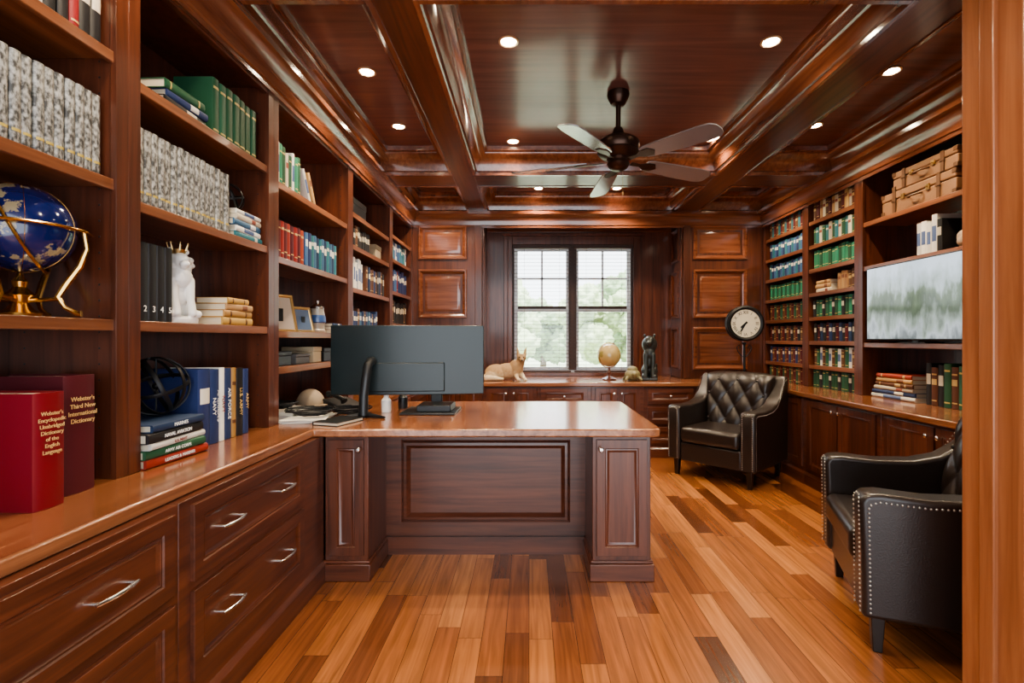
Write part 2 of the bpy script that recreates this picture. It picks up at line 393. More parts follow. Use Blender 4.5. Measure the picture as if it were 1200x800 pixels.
def worktop(poly,mat,lab,name='worktop'):
    b=MB(); b.prism(poly,'Z',.7205,.76)
    return b.obj(name,mat,bevel=.008,seg=3,smooth=35,label=lab,category='worktop')
worktop([(XL,.5),(-1.05,.5),(-1.05,2.41),(.61,2.41),(.638,2.422),(.65,2.45),(.65,3.46),(.638,3.488),(.61,3.5),(-1.05,3.5),(-1.05,4.978),(XL,4.978)],W_TOPY,'polished reddish wood worktop running along wall and out over desk')
worktop([(XL,4.98),(2.25,4.98),(2.25,5.498),(1.688,5.498),(1.688,5.87),(-.498,5.87),(-.498,5.498),(XL,5.498)],W_TOPX,'polished wooden counter below the window')
worktop([(2.252,1.56),(XR,1.56),(XR,5.498),(2.252,5.498)],W_TOPY,'polished wooden counter below the built-in bookshelves')

# desk
desk=thing('desk','large mahogany pedestal desk with panelled kneehole','desk',(0,2.45,0))
def ped(x0,x1,kx):
    b=MB(); b.box(x0,x1,.014,1.0,.09,.72)
    b.obj('pedestal',W_CAB,desk,bevel=.003)
    b=MB(); b.M=T(0,.013,0); b.face(x0+.02,x1-.02,.125,.70,-.013,DP); o=b.obj('door',W_CAB,desk); knob(o,kx,.655,0)
    b=MB(); b.box(x0-.015,x1+.015,-.006,1.015,0,.085); b.box(x0-.01,x1+.01,0,1.01,.085,.1)
    b.obj('plinth',W_CABX,desk,bevel=.004)
ped(-1.015,-.80,-.84); ped(.315,.605,.355)
b=MB(); b.face(-.80,.315,.09,.72,.32,[(0,.02),(0,0),(.085,0),(.09,.006),(.10,-.004),(.115,-.006),(.125,.004),(.135,.012)])
b.box(-.80,.315,.305,.34,0,.09); b.box(-.80,.315,.30,.32,.09,.1); b.box(-.80,.315,.335,.36,0,.72)
b.obj('modesty_panel',W_CABX,desk)
b=MB(); b.box(-.80,.315,.31,.34,.69,.72); b.obj('apron',W_CABX,desk)

def bookcase(loc,rot,w,d,shelves,lab,top=1.69,side=.045):
    t=thing('bookcase',lab,'bookcase',loc,R(rot))
    b=MB(); b.box(.0005,side,0,d,0,top); b.box(w-side,w-.0005,0,d,0,top); b.box(side,w-side,d-.02,d,0,top)
    b.box(.0005,w-.0005,0,d,top,top+.03); b.box(.0005,w-.0005,0,.025,top-.03,1.835); b.box(.0005,side+.004,-.006,.012,0,top); b.box(w-side-.004,w-.0005,-.006,.012,0,top)
    z=.06
    while z<top-.05:
        for yy in (.05,d-.07):
            for xx,sg in ((side,1),(w-side,-1)):
                b.box(min(xx,xx+sg*.0012),max(xx,xx+sg*.0012),yy-.003,yy+.003,z-.003,z+.003,1)
        z+=.05
    b.obj('body',[W_CAB,BLACKP],t,bevel=.002)
    for z in shelves:
        z-=.76
        b=MB(); b.box(side,w-side,.012,d-.02,z-.022,z); b.box(side,w-side,.002,.02,z-.036,z+.0)
        b.obj('shelf',W_SHELF,t,bevel=.003)
    return t
lb='tall built-in mahogany bookcase standing on the worktop'
for y0,y1,sh in ((.62,1.60,(1.26,1.70,2.10)),(1.60,2.51,(1.26,1.66,2.06)),(2.51,3.59,(1.05,1.24,1.63,2.02)),(3.59,4.65,(1.25,1.58,1.90,2.14)),(4.65,5.49,(1.05,1.35,1.66,1.97,2.2))):
    bookcase((-1.30,y0,.761),90,y1-y0,.355,sh,lb)
SR=(.96,1.18,1.40,1.62,1.84,2.06,2.28)
for y1,y0,sh in ((5.49,4.65,SR),(4.65,3.90,SR),(3.90,2.55,(1.17,1.76,2.10)),(2.55,1.57,(1.17,1.76,2.10))):
    bookcase((2.60,y1,.761),-90,y1-y0,.365,sh,lb.replace('worktop','counter'),top=1.74)

# ---------------------------------------------------------------- books
STY={}
def style(k,c,band,bands,lab,rough=.55):
    STY[k]=(plain('cover_'+k,c,rough,jit=.22),plain('label_'+k,band,.5),bands,lab)
def grey_mat():
    m,n,l,bs=base('cover_mottled_grey'); tc=n.new('ShaderNodeTexCoord'); mp=n.new('ShaderNodeMapping'); mp.inputs['Scale'].default_value=(3,3,14); l.new(tc.outputs['Object'],mp.inputs[0])
    oi=n.new('ShaderNodeObjectInfo'); l.new(oi.outputs['Random'],mp.inputs['Location'])
    no=n.new('ShaderNodeTexNoise'); no.inputs['Scale'].default_value=1; no.inputs['Detail'].default_value=4; l.new(mp.outputs[0],no.inputs['Vector'])
    r=ramp(n,[(.38,(.07,.07,.065)),(.48,(.24,.24,.22)),(.62,(.46,.46,.43))]); l.new(no.outputs['Fac'],r.inputs[0]); l.new(r.outputs[0],bs.inputs['Base Color']); bs.inputs['Roughness'].default_value=.32; return m
STY['grey']=(grey_mat(),plain('label_ochre',(.55,.42,.10),.5),[(.15,.18)],'mottled grey hardback from a matching set with ochre band')
style('navy',(.02,.04,.11),(.75,.72,.6),[(.55,.75)],'navy blue hardback with pale title block')
style('green',(.02,.09,.045),(.55,.42,.15),[(.82,.86),(.1,.13)],'dark green clothbound book with gilt bands')
style('bgreen',(.03,.22,.12),(.6,.5,.2),[(.8,.84),(.15,.18)],'bright green clothbound book with gilt bands')
style('red',(.28,.025,.02),(.6,.45,.2),[(.78,.84),(.15,.18)],'red hardback with gilt bands')
style('blue',(.05,.13,.25),(.7,.7,.68),[(.6,.8)],'blue hardback with pale title block')
style('teal',(.03,.16,.19),(.6,.6,.5),[(.7,.8)],'teal hardback with pale title block')
style('white',(.72,.7,.64),(.1,.15,.3),[(.3,.7)],'white hardback with dark title')
style('brown',(.12,.05,.025),(.5,.35,.15),[(.8,.84),(.55,.7),(.12,.15)],'brown leather-bound volume with gilt bands')
style('tan',(.45,.27,.12),(.2,.08,.04),[(.6,.78)],'tan hardback with dark title label')
style('black',(.015,.015,.017),(.55,.5,.4),[(.5,.75)],'black hardback with pale title block')
style('maroon',(.1,.012,.018),(.55,.4,.18),[(.8,.83),(.2,.23)],'maroon leather-bound volume with gilt bands')
style('gilt',(.42,.24,.07),(.12,.05,.02),[(.75,.8),(.2,.25)],'old gilt leather book')
style('cream',(.62,.55,.42),(.3,.08,.05),[(.6,.75)],'cream hardback with dark red title')
def book_geo(w,h,d,bands):
    b=MB(); t=min(.0035,w*.12) if w<.5 else .08
    th=.004/.25 if w>=.5 else .004
    n=5; hw=w/2
    cv=[(-hw,d),(-hw,d*.04)]+[(-hw*math.cos(math.pi*i/n),d*.04-d*.035*math.sin(math.pi*i/n)) for i in range(1,n)]+[(hw,d*.04),(hw,d)]
    inn=[(hw-t,d),(hw-t,d*.06),(-hw+t,d*.06),(-hw+t,d)]
    b.prism(cv+inn,'Z',0,h)
    b.box(-hw+t,hw-t,d*.06,d-d*.02,th,h-th*1.5,1)
    for z0,z1 in bands:
        sp=[(-hw*.94*math.cos(math.pi*i/n),d*.036-d*.037*math.sin(math.pi*i/n)) for i in range(0,n+1)]
        b.prism(sp+[(hw*.5,d*.05),(-hw*.5,d*.05)],'Z',z0*h,z1*h,2)
    return b
MC={}; SB=MB(); SMATS=[]; SIDX={}
def book(side,along,z,w,h,d,sty,face,group,lying=False,tilt=0,label=None,text=None,tcol=None,tsize=.02,yaw=0,num=False,horiz=None,stuff=False):
    rot={'L':90,'R':-90,'F':0}[side]
    cov,lab,bands,dl=STY[sty]
    px,py=(face,along) if side!='F' else (along,face)
    if lying: M=T(px,py,z+w/2)@Rz(rot+yaw)@T(-h/2,0,0)@Ry(90)
    else: M=T(px,py,z)@Rz(rot+yaw)@Ry(tilt)
    if tilt and not lying: M=M@T(0,0,abs(math.sin(R(tilt)))*w/2)
    if stuff:
        if sty not in SIDX: SIDX[sty]=len(SMATS); SMATS.extend([cov,PAGES,lab])
        g=book_geo(1,1,1,bands); SB.M=M@Matrix.Diagonal((w,d,h,1)); o0=len(SB.v)
        SB.add(g.v,[]) 
        for f,mi in zip(g.f,g.m): SB.f.append(tuple(o0+i for i in f)); SB.m.append(SIDX[sty]+mi)
        return None
    if text:
        bb=book_geo(w,h,d,[]); me=bb.mesh('book',[cov,PAGES,lab],30); sc=(1,1,1)
    else:
        if sty not in MC: MC[sty]=book_geo(1,1,1,bands).mesh('book',[cov,PAGES,lab],30)
        me=MC[sty]; sc=(w,d,h)
    o=bpy.data.objects.new('book',me); COL.objects.link(o)
    o.matrix_world=M@Matrix.Diagonal((*sc,1))
    o['label']=label or dl; o['category']='book'; o['group']=group
    if text:
        t=MB(); lines=text.split('|'); k=len(lines)
        if num: t.text(text,tsize,T(0,-.001,h*.16)@Rx(90))
        elif horiz:
            for i,s in enumerate(lines): t.text(s,tsize,T(0,-.001,h*horiz-i*tsize*1.15)@Rx(90))
        else:
            for i,s in enumerate(lines):
                off=((k-1)/2-i)*tsize*1.05
                if lying: t.text(s,tsize,T(-off,-.001,h/2)@Rx(90)@Rz(90))
                else: t.text(s,tsize,T(off,-.001,h/2)@Rx(90)@Rz(-90))
        t.obj('lettering',tcol or GOLD,o,smooth=0)
    return o
def row(side,a0,a1,z,styles,h,w,face,group,d=.17,seq=None,stuff=False):
    a=min(a0,a1); i=0; end=max(a0,a1)
    while True:
        wi=random.uniform(*w)
        if a+wi>end: break
        st=styles[i%len(styles)] if seq else random.choice(styles)
        book(side,a+wi/2,z+.0005,wi-.0015,random.uniform(*h),d,st,face+random.uniform(-.004,.004),group,stuff=stuff)
        a+=wi; i+=1
def stack(side,mid,z,items,face,group,**k):
    for (w,h,d,st,*r) in items:
        book(side,mid+random.uniform(-.008,.008),z+.0005,w,h,d,st,face,group,lying=True,yaw=random.uniform(-3,3),**(r[0] if r else {})); z+=w+.0008
    return z
WH=plain('white_lettering',(.85,.85,.82),.6)
GOLDL=plain('gilt_lettering',(.85,.6,.25),.4,.3)
F=-1.33
row('L',1.33,1.553,2.10,['black','white','navy','red'],(.19,.24),(.03,.04),F,'books on the top shelf')
row('L',1.0,1.553,1.70,['grey'],(.248,.25),(.029,.031),F+.005,'matching grey volumes')
RED1=plain('red_cloth',(.19,.008,.014),.5); RED2=plain('maroon_cloth',(.085,.010,.015),.5)
STY['red1']=(RED1,RED1,[],'thick red dictionary'); STY['red2']=(RED2,RED2,[],'thick maroon dictionary')
book('L',1.292,.7605,.085,.30,.235,'red1',-1.245,'dictionaries on the worktop',label='thick red cloth dictionary with gilt lettering',text="Webster's|Encyclopedic|Unabridged|Dictionary|of the|English|Language",tsize=.0145,horiz=.82,tcol=GOLDL)
book('L',1.425,.7605,.10,.335,.26,'red2',-1.285,'dictionaries on the worktop',label='taller maroon dictionary with gilt lettering',text="Webster's|Third New|International|Dictionary",tsize=.018,horiz=.80,tcol=GOLDL)
# bay 1
book('L',1.675,2.0605,.035,.30,.2,'white',F,'books on the top shelf',label='tall pale hardback standing upright')
stack('L',1.93,2.06,[(.035,.24,.18,'black'),(.03,.22,.17,'navy'),(.035,.21,.16,'green')],F,'books on the top shelf')
row('L',2.09,2.44,2.06,['green'],(.24,.25),(.045,.05),F,'green volumes on the top shelf')
row('L',1.65,2.21,1.66,['grey'],(.262,.265),(.0315,.0325),F+.005,'matching grey volumes')
zt=stack('L',2.335,1.66,[(.03,.22,.17,'teal'),(.025,.21,.16,'white'),(.028,.22,.17,'blue'),(.026,.21,.17,'cream'),(.02,.2,.16,'white')],F+.01,'stacked books on the shelf')
a=1.655
for i in range(5):
    book('L',a+.02,1.2605,.0385,.275,.19,'black',F,'numbered black volumes',text=str(i+1),tcol=WH,tsize=.03,num=True,label='black encyclopedia volume with a white number'); a+=.0395
stack('L',2.24,1.26,[(.035,.24,.17,'gilt'),(.03,.22,.16,'gilt'),(.028,.20,.15,'tan'),(.026,.17,.14,'gilt')],F+.02,'old gilt books on the shelf')
zs=stack('L',1.80,.761,[(.03,.30,.23,'red',dict(text='LEADERS & MARINES',tcol=WH,tsize=.016)),(.03,.29,.22,'green',dict(text='ARMY AIR CORPS',tcol=WH,tsize=.016)),(.022,.29,.22,'white',dict(text='U.S. NAVY',tcol=RED1,tsize=.015)),(.034,.29,.22,'black',dict(text='NAVAL AVIATION',tcol=WH,tsize=.018)),(.026,.27,.21,'navy',dict(text='MARINES',tcol=WH,tsize=.018))],-1.27,'military books stacked on the worktop')
a=1.985
for w,h,st,tx,tc in ((.075,.335,'navy',None,None),(.06,.33,'navy',"AMERICA'S|NAVY",WH),(.035,.335,'white','NAVY',None),(.05,.33,'navy','AIR FORCE',WH),(.035,.33,'gilt',None,None),(.055,.325,'black','U.S. ARMY',GOLDL),(.045,.32,'navy','ARMY',GOLDL)):
    kk=dict(text=tx,tcol=tc or RED1,tsize=.028) if tx else {}
    book('L',a+w/2,.7615,w-.002,h-.02,.24,st,-1.32,'military books standing on the worktop',**kk); a+=w
# bay 2
row('L',2.58,2.92,2.02,['green','white','bgreen','green','cream'],(.19,.23),(.03,.04),F,'books on the top shelf',seq=1)
book('L',3.02,2.021,.03,.2,.16,'white',F,'books on the top shelf',tilt=-28)
book('L',3.09,2.021,.03,.2,.16,'tan',F,'books on the top shelf',tilt=-28)
row('L',2.58,2.95,1.63,['red','maroon'],(.2,.21),(.036,.042),F,'red volumes on the shelf',seq=1)
row('L',2.95,3.45,1.63,['blue','navy','teal'],(.2,.215),(.036,.042),F,'blue volumes on the shelf',seq=1)
stack('L',3.44,1.24,[(.025,.16,.14,'white'),(.02,.15,.13,'brown'),(.02,.14,.12,'navy')],F,'small books stacked by the stein')
# bay 3, 4
row('L',3.66,4.0,1.58,['white','cream','blue','white','teal'],(.2,.25),(.03,.04),F,'books on the shelf')
row('L',4.05,4.55,1.58,['black','brown','navy'],(.2,.22),(.045,.055),F,'books on the shelf')
row('L',3.7,4.4,1.25,['navy','blue','brown'],(.16,.2),(.045,.055),F,'books on the shelf')
row('L',3.7,4.2,1.90,['black','brown'],(.14,.18),(.045,.055),F,'books on the shelf')
row('L',4.72,5.4,1.66,['blue','navy','red'],(.2,.24),(.05,.06),F,'',stuff=True)
row('L',4.72,5.4,1.97,['teal','blue','white'],(.17,.2),(.05,.06),F,'',stuff=True)
row('L',4.72,5.4,1.35,['brown','black'],(.2,.24),(.05,.06),F,'',stuff=True)
# right shelves
FR=2.63
pats=[(.761,['green','maroon','brown']),(.96,['navy','maroon','brown']),(1.18,['maroon','brown','black']),(1.40,['brown','green','maroon']),(1.62,['green','bgreen']),(1.84,['teal','blue','navy']),(2.06,['navy','blue','teal']),(2.28,['brown','maroon','teal'])]
for z,st in pats: row('R',4.72,5.42,z,st,(.145,.165),(.04,.046),FR,'',seq=1,stuff=True)
SB.obj('books',SMATS,label='rows of assorted clothbound volumes filling the farthest shelves',category='books',kind='stuff')
pats=[(.761,['green','green','black']),(.96,['green','brown','white']),(1.18,['maroon','black','navy']),(1.40,['green','black','bgreen']),(1.84,['bgreen','bgreen','green']),(2.06,['teal','green','cream']),(2.28,['maroon','brown','cream','tan'])]
for z,st in pats: row('R',3.95,4.59,z,st,(.145,.17),(.042,.048),FR,'volumes on the built-in shelves',seq=1)
row('R',3.95,4.25,1.62,['brown','tan','green'],(.14,.16),(.04,.05),FR,'volumes on the built-in shelves')
stack('R',4.43,1.62,[(.035,.24,.17,'cream'),(.04,.22,.16,'tan'),(.03,.2,.15,'tan')],FR,'pale books stacked on the shelf')
stack('R',3.60,.761,[(.03,.42,.28,'white'),(.03,.40,.27,'navy'),(.028,.38,.26,'cream'),(.03,.38,.26,'brown'),(.03,.35,.25,'tan'),(.03,.33,.24,'red')],2.64,'large books stacked on the counter')
row('R',2.72,3.33,.761,['black','green','brown','black'],(.24,.28),(.045,.055),2.66,'books standing on the counter')
row('R',3.16,3.37,1.76,['black','white','black','brown'],(.2,.25),(.035,.045),FR,'books beside the ornament')

# ---------------------------------------------------------------- ceiling lights
def downlight(x,y,z=ZC,e=16):
    t=thing('recessed_downlight','small round recessed ceiling spotlight glowing warm white','ceiling light',(x,y,z),group='recessed ceiling downlights')
    b=MB(); b.lathe([(.052,0),(.054,-.006),(.044,-.009),(.038,-.003),(.038,-.0005)],n=28); b.obj('trim_ring',RINGM,t)
    b=MB(); b.lathe([(.0,-.0065),(.030,-.0065),(.037,-.004),(.037,-.001),(0,-.001)],n=24); b.obj('lens',LAMP,t)
    ld=bpy.data.lights.new('spot','SPOT'); ld.energy=e; ld.color=(1,.80,.56); ld.spot_size=R(130); ld.spot_blend=.7; ld.shadow_soft_size=.04
    lo=bpy.data.objects.new('lamp',ld); COL.objects.link(lo); lo.parent=t; lo.location=(0,0,-.02)
for x,y in ((-.11,2.66),(1.30,2.66),(-.13,4.0),(-.97,2.96),(-.98,3.72),(2.16,2.95),(2.14,3.7),(2.16,4.9),(.1,5.25),(.93,5.25),(1.45,3.95),(-.97,1.4),(.5,1.3),(-.97,5.0)):
    downlight(x,y,e=46)

# ---------------------------------------------------------------- ceiling fan
fx,fy=.58,3.22
fan=thing('ceiling_fan','bronze five-blade ceiling fan hanging from the panelled ceiling','ceiling fan',(fx,fy,ZC))
b=MB(); b.lathe([(.0,0),(.07,0),(.072,-.02),(.06,-.05),(.045,-.075),(.02,-.085),(0,-.085)],n=28); b.obj('canopy',FANM,fan)
b=MB(); b.cyl((0,0,-.08),(0,0,-.29),.016,n=14); b.lathe([(.0,-.23),(.028,-.23),(.034,-.25),(.045,-.29),(0,-.29)]); b.obj('downrod',FANM,fan)
b=MB(); b.lathe([(r*1.08,z-.045) for r,z in [(0,-.225),(.05,-.23),(.06,-.245),(.10,-.258),(.125,-.28),(.13,-.31),(.12,-.335),(.125,-.345),(.105,-.37),(.07,-.385),(.062,-.40),(.068,-.42),(.055,-.445),(.03,-.46),(0,-.462)]],n=36)
b.obj('motor_housing',FANM,fan)
b=MB(); b.cyl((.03,0,-.49),(.03,0,-.64),.0012,n=5); b.lathe([(0,-.67),(.005,-.665),(.007,-.65),(.003,-.638),(0,-.637)],c=(.03,0,0),n=10); b.obj('pull_chain',BRASS,fan)
for i in range(5):
    a=21+72*i
    b=MB(); b.M=Rz(a)@T(0,0,-.44)@Ry(2)@Rx(-13)
    pts=[(.20,-.05),(.24,-.062),(.45,-.072),(.62,-.076),(.69,-.066),(.715,-.04),(.722,0),(.715,.04),(.69,.066),(.62,.076),(.45,.072),(.24,.062),(.20,.05)]
    b.prism(pts,'Z',-.004,.004)
    bl=b.obj('blade',BLADE,fan,bevel=.002)
    b=MB(); b.M=Rz(a)@T(0,0,-.44)@Ry(2)@Rx(-13)
    b.prism([(.095,-.018),(.16,-.014),(.20,-.036),(.26,-.04),(.29,0),(.26,.04),(.20,.036),(.16,.014),(.095,.018)],'Z',-.010,-.004)
    b.obj('blade_bracket',FANM,bl,bevel=.002)

# ---------------------------------------------------------------- armchair
def armchair(loc,rotz,lab):
    t=thing('armchair',lab,'armchair',loc,rotz,'tufted leather armchairs')
    b=MB()
    nx,nz=61,57; X0=.315; z0,z1=.36,.90; US,VS=3.5,4.6
    fr=[];bk=[]
    for j in range(nz):
        z=z0+(z1-z0)*j/(nz-1); tz=(z-z0)/(z1-z0)
        rf=[];rb=[]
        for i in range(nx):
            s=-1+2*i/(nx-1); hw=X0*(.83+.17*tz**1.5); x=s*hw
            edge=max(0,1-abs(s)**8)**.5*max(0,1-max(0,(tz-.5)*2)**6)**.5
            u=s*US; v=tz*VS
            p=abs(math.sin(math.pi*(u+v)/2)*math.sin(math.pi*(u-v)/2))**.42
            yc=.13+.13*tz - .035*abs(s)**3
            zz=z-.025*abs(s)**4*tz
            thick=.075*edge
            rf.append((x,yc-thick-.026*p*edge+.02,zz)); rb.append((x,yc+.02+.075*edge,zz))
        fr.append(rf); bk.append(rb)
    vs=[p for r in fr for p in r]+[p for r in bk for p in r]; N=nx*nz; fs=[]
    for j in range(nz-1):
        for i in range(nx-1):
            a=j*nx+i; fs.append((a,a+1,a+nx+1,a+nx)); fs.append((N+a,N+a+nx,N+a+nx+1,N+a+1))
    for j in range(nz-1):
        a=j*nx; fs.append((a,a+nx,N+a+nx,N+a)); a=j*nx+nx-1; fs.append((a,N+a,N+a+nx,a+nx))
    for i in range(nx-1):
        fs.append((i,N+i,N+i+1,i+1)); a=(nz-1)*nx+i; fs.append((a,a+1,N+a+1,N+a))
    b.add(vs,fs); bkr=b.obj('backrest',LEATHER,t,smooth=80)
    for u in range(-3,4):
        for v in range(1,5):
            if (u+v)%2: continue
            s=u/US; tz=v/VS
            b=MB(); hw=X0*(.83+.17*tz**1.5); yc=.13+.13*tz-.035*abs(s)**3
            b.ell((s*hw,yc-.054,z0+(z1-z0)*tz-.025*abs(s)**4*tz),.010,.007,.010,nu=10,nv=6)
            b.obj('tufting_button',LEATHER,bkr)
    pf=[(-.36,.145),(-.362,.40),(-.368,.585),(-.35,.612),(-.30,.618),(-.15,.61),(0,.62),(.10,.65),(.18,.71),(.235,.79),(.27,.85),(.30,.875),(.335,.87),(.345,.80),(.33,.145)]
    for s in (-1,1):
        b=MB(); x0,x1=sorted((s*.265,s*.385)); b.prism(pf,'X',x0,x1)
        b.obj('armrest',LEATHER,t,bevel=.028,seg=4,smooth=60)
    b=MB(); b.box(-.27,.27,-.345,.33,.14,.30); b.obj('seat_frame',LEATHER,t,bevel=.015,seg=3,smooth=60)
    b=MB(); b.box(-.262,.262,-.375,.16,.302,.44)
    b.obj('seat_cushion',LEATHER,t,bevel=.04,seg=5,smooth=60)
    b=MB(); b.box(-.27,.27,.26,.335,.14,.62); b.obj('back_panel',LEATHER,t,bevel=.02,seg=3,smooth=60)
    for sx in (-1,1):
        for sy in (-.30,.27):
            b=MB(); b.rings([[(sx*.32+dx*r,sy+dy*r,z) for dx,dy in ((-1,-1),(1,-1),(1,1),(-1,1))] for r,z in ((.016,0),(.024,.146))])
            b.obj('leg',DARKLEG,t,bevel=.003)
    b=MB()
    def nails(pts,n,nrm):
        P=[Vector(p) for p in pts]; L=[0]
        for i in range(1,len(P)): L.append(L[-1]+(P[i]-P[i-1]).length)
        c=int(L[-1]/.017)
        for k in range(c+1):
            d=L[-1]*k/c; i=1
            while i<len(L)-1 and L[i]<d: i+=1
            q=P[i-1].lerp(P[i],(d-L[i-1])/max(1e-6,L[i]-L[i-1]))
            r=[.0046]*3; ax=[abs(v) for v in nrm].index(1); r[ax]=.003
            b.ell(tuple(q),*r,nu=8,nv=4)
    for s in (-1,1):
        xi,xo=s*.286,s*.366; yf=-.368
        nails([(xi,yf+.003,.165),(xi,yf-.001,.585),(s*.31,yf+.004,.602),(s*.345,yf+.004,.602),(xo,yf-.001,.585),(xo,yf+.003,.165)],0,(0,1,0))
        X=s*.386
        nails([(X,-.335,.17),(X,-.34,.57),(X,-.31,.588),(X,-.15,.582),(X,0,.592),(X,.085,.62),(X,.155,.68),(X,.21,.765),(X,.25,.83),(X,.30,.845)],0,(1,0,0))
    b.obj('nailhead_trim',NAIL,t,kind='stuff',smooth=80,label='row of silver nailhead studs')
    return t
ch=armchair((1.76,4.38,0),R(-47),'dark brown leather armchair with tufted back, beside the clock')
c2=copy_tree(ch,(1.735,2.10,0),R(-111)); c2['label']='dark brown leather armchair with nailhead trim, near the doorway'

# ---------------------------------------------------------------- clock on stand
clk=thing('floor_clock','round black station clock with cream dial on a slim iron stand','clock',(2.10,4.83,0),R(-8))
b=MB(); b.lathe([(0,0),(.12,0),(.125,.012),(.10,.022),(.04,.03),(.018,.05),(.013,.08),(.011,1.14),(.02,1.15),(.02,1.165),(.012,1.17),(0,1.17)],n=24); b.obj('stand',BLACKM,clk)
b=MB()
for s in (-1,1):
    b.tube([(0,0,1.02),(s*.03,0,1.04),(s*.06,0,1.08),(s*.07,0,1.12),(s*.05,0,1.14),(s*.035,0,1.12),(s*.05,0,1.105)],.005,8)
b.obj('scroll_bracket',BLACKM,clk)
zc=1.35
b=MB(); b.M=T(0,0,zc)@Rx(90); b.lathe([(.135,.048),(.155,.055),(.172,.045),(.172,.02),(.160,.0),(.172,-.02),(.172,-.045),(.155,-.055),(.135,-.048)],n=48,loop=True); b.obj('case',BLACKM,clk)
DIAL=plain('clock_dial',(.66,.61,.48),.5)
b=MB(); b.M=T(0,0,zc)@Rx(90); b.lathe([(0,.044),(.137,.044),(.137,-.044),(0,-.044)],n=48); b.obj('dial',DIAL,clk)
b=MB()
for i in range(12):
    a=R(90-30*(i+1)); b.text(['I','II','III','IV','V','VI','VII','VIII','IX','X','XI','XII'][i],.042,T(.105*math.cos(a),-.046,zc+.105*math.sin(a))@Rx(90)@Rz(math.degrees(a)-90))
b.obj('numerals',BLACKP,clk,smooth=0)
for ang,L,w in ((90-228,.066,.009),(90-210,.100,.007)):
    b=MB(); b.M=T(0,-.048,zc)@Rx(90)@Rz(ang); b.prism([(-.02,-w),(L*.8,-w),(L,0),(L*.8,w),(-.02,w)],'Z',0,.001)
    b.obj('clock_hand',BLACKP,clk,smooth=0)

# ---------------------------------------------------------------- television
tv=thing('television','flat-screen television standing on the bookshelf','television',(2.60,3.36,1.171),R(-90))
b=MB(); b.box(-.435,.435,-.012,.025,.02,.565); b.obj('housing',BLACKP,tv,bevel=.004)
def tvmat():
    m,n,l,bs=base('tv_picture'); tc=n.new('ShaderNodeTexCoord'); mp=n.new('ShaderNodeMapping'); mp.inputs['Scale'].default_value=(13,1,5); l.new(tc.outputs['Object'],mp.inputs[0])
    no=n.new('ShaderNodeTexNoise'); no.inputs['Scale'].default_value=1; no.inputs['Detail'].default_value=6; l.new(mp.outputs[0],no.inputs['Vector'])
    sx=n.new('ShaderNodeSeparateXYZ'); l.new(tc.outputs['Object'],sx.inputs[0])
    ad=n.new('ShaderNodeMath'); ad.operation='MULTIPLY_ADD'; ad.inputs[1].default_value=1.35; l.new(sx.outputs[2],ad.inputs[0])
    s=n.new('ShaderNodeMath'); s.operation='MULTIPLY_ADD'; s.inputs[1].default_value=.75; s.inputs[2].default_value=-.36; l.new(no.outputs['Fac'],s.inputs[0]); l.new(s.outputs[0],ad.inputs[2])
    r=ramp(n,[(.02,(.10,.12,.12)),(.12,(.33,.37,.38)),(.22,(.20,.25,.20)),(.32,(.06,.09,.05)),(.44,(.12,.17,.10)),(.54,(.38,.45,.44)),(.75,(.58,.66,.74))]); l.new(ad.outputs[0],r.inputs[0])
    bs.inputs['Base Color'].default_value=(.02,.02,.02,1); bs.inputs['Roughness'].default_value=.1
    l.new(r.outputs[0],bs.inputs['Emission Color']); bs.inputs['Emission Strength'].default_value=.8; return m
b=MB(); b.box(-.425,.425,-.014,-.011,.03,.555); b.obj('screen',tvmat(),tv,smooth=0)
b=MB(); b.box(-.12,.12,-.01,.12,0,.008); b.box(-.03,.03,.02,.04,0,.05); b.obj('stand',BLACKP,tv,bevel=.003)

# ---------------------------------------------------------------- suitcases
def suitcase(y,z,w,h,d):
    t=thing('suitcase','vintage tan leather suitcase with straps and brass latches, stacked on shelf','suitcase',(2.625,y,z),R(-90),'stacked vintage suitcases')
    b=MB(); b.box(-w/2,w/2,0,d,0,h*.62); b.obj('body',TAN,t,bevel=.008,seg=3)
    b=MB(); b.box(-w/2-.002,w/2+.002,-.003,d+.002,h*.64,h); b.obj('lid',TAN,t,bevel=.01,seg=3)
    for s in (-1,1):
        b=MB(); x=s*w*.3; b.box(x-.014,x+.014,-.008,d,h-.002,h+.003); b.box(x-.014,x+.014,-.009,-.003,.002,h+.003); b.box(x-.02,x+.02,-.013,-.008,h*.5,h*.62); b.obj('strap',TAN2,t,bevel=.001)
        b=MB(); x=s*w*.17; b.box(x-.014,x+.014,-.011,-.002,h*.52,h*.76); b.ell((x,-.013,h*.64),.006); b.obj('latch',BRASS,t)
        for zz in (0,h-.03):
            b=MB(); xe=s*w/2; b.box(min(xe-s*.03,xe+s*.004),max(xe-s*.03,xe+s*.004),-.006,.03,zz,zz+.03); b.obj('corner_guard',TAN2,t,bevel=.003)
    b=MB(); b.tube([(-.055,-.003,h*.5),(-.05,-.025,h*.48),(-.03,-.038,h*.46),(.03,-.038,h*.46),(.05,-.025,h*.48),(.055,-.003,h*.5)],.007); b.obj('handle',TAN2,t)
suitcase(3.36,2.1015,.64,.155,.28); suitcase(3.30,2.2605,.54,.13,.25)

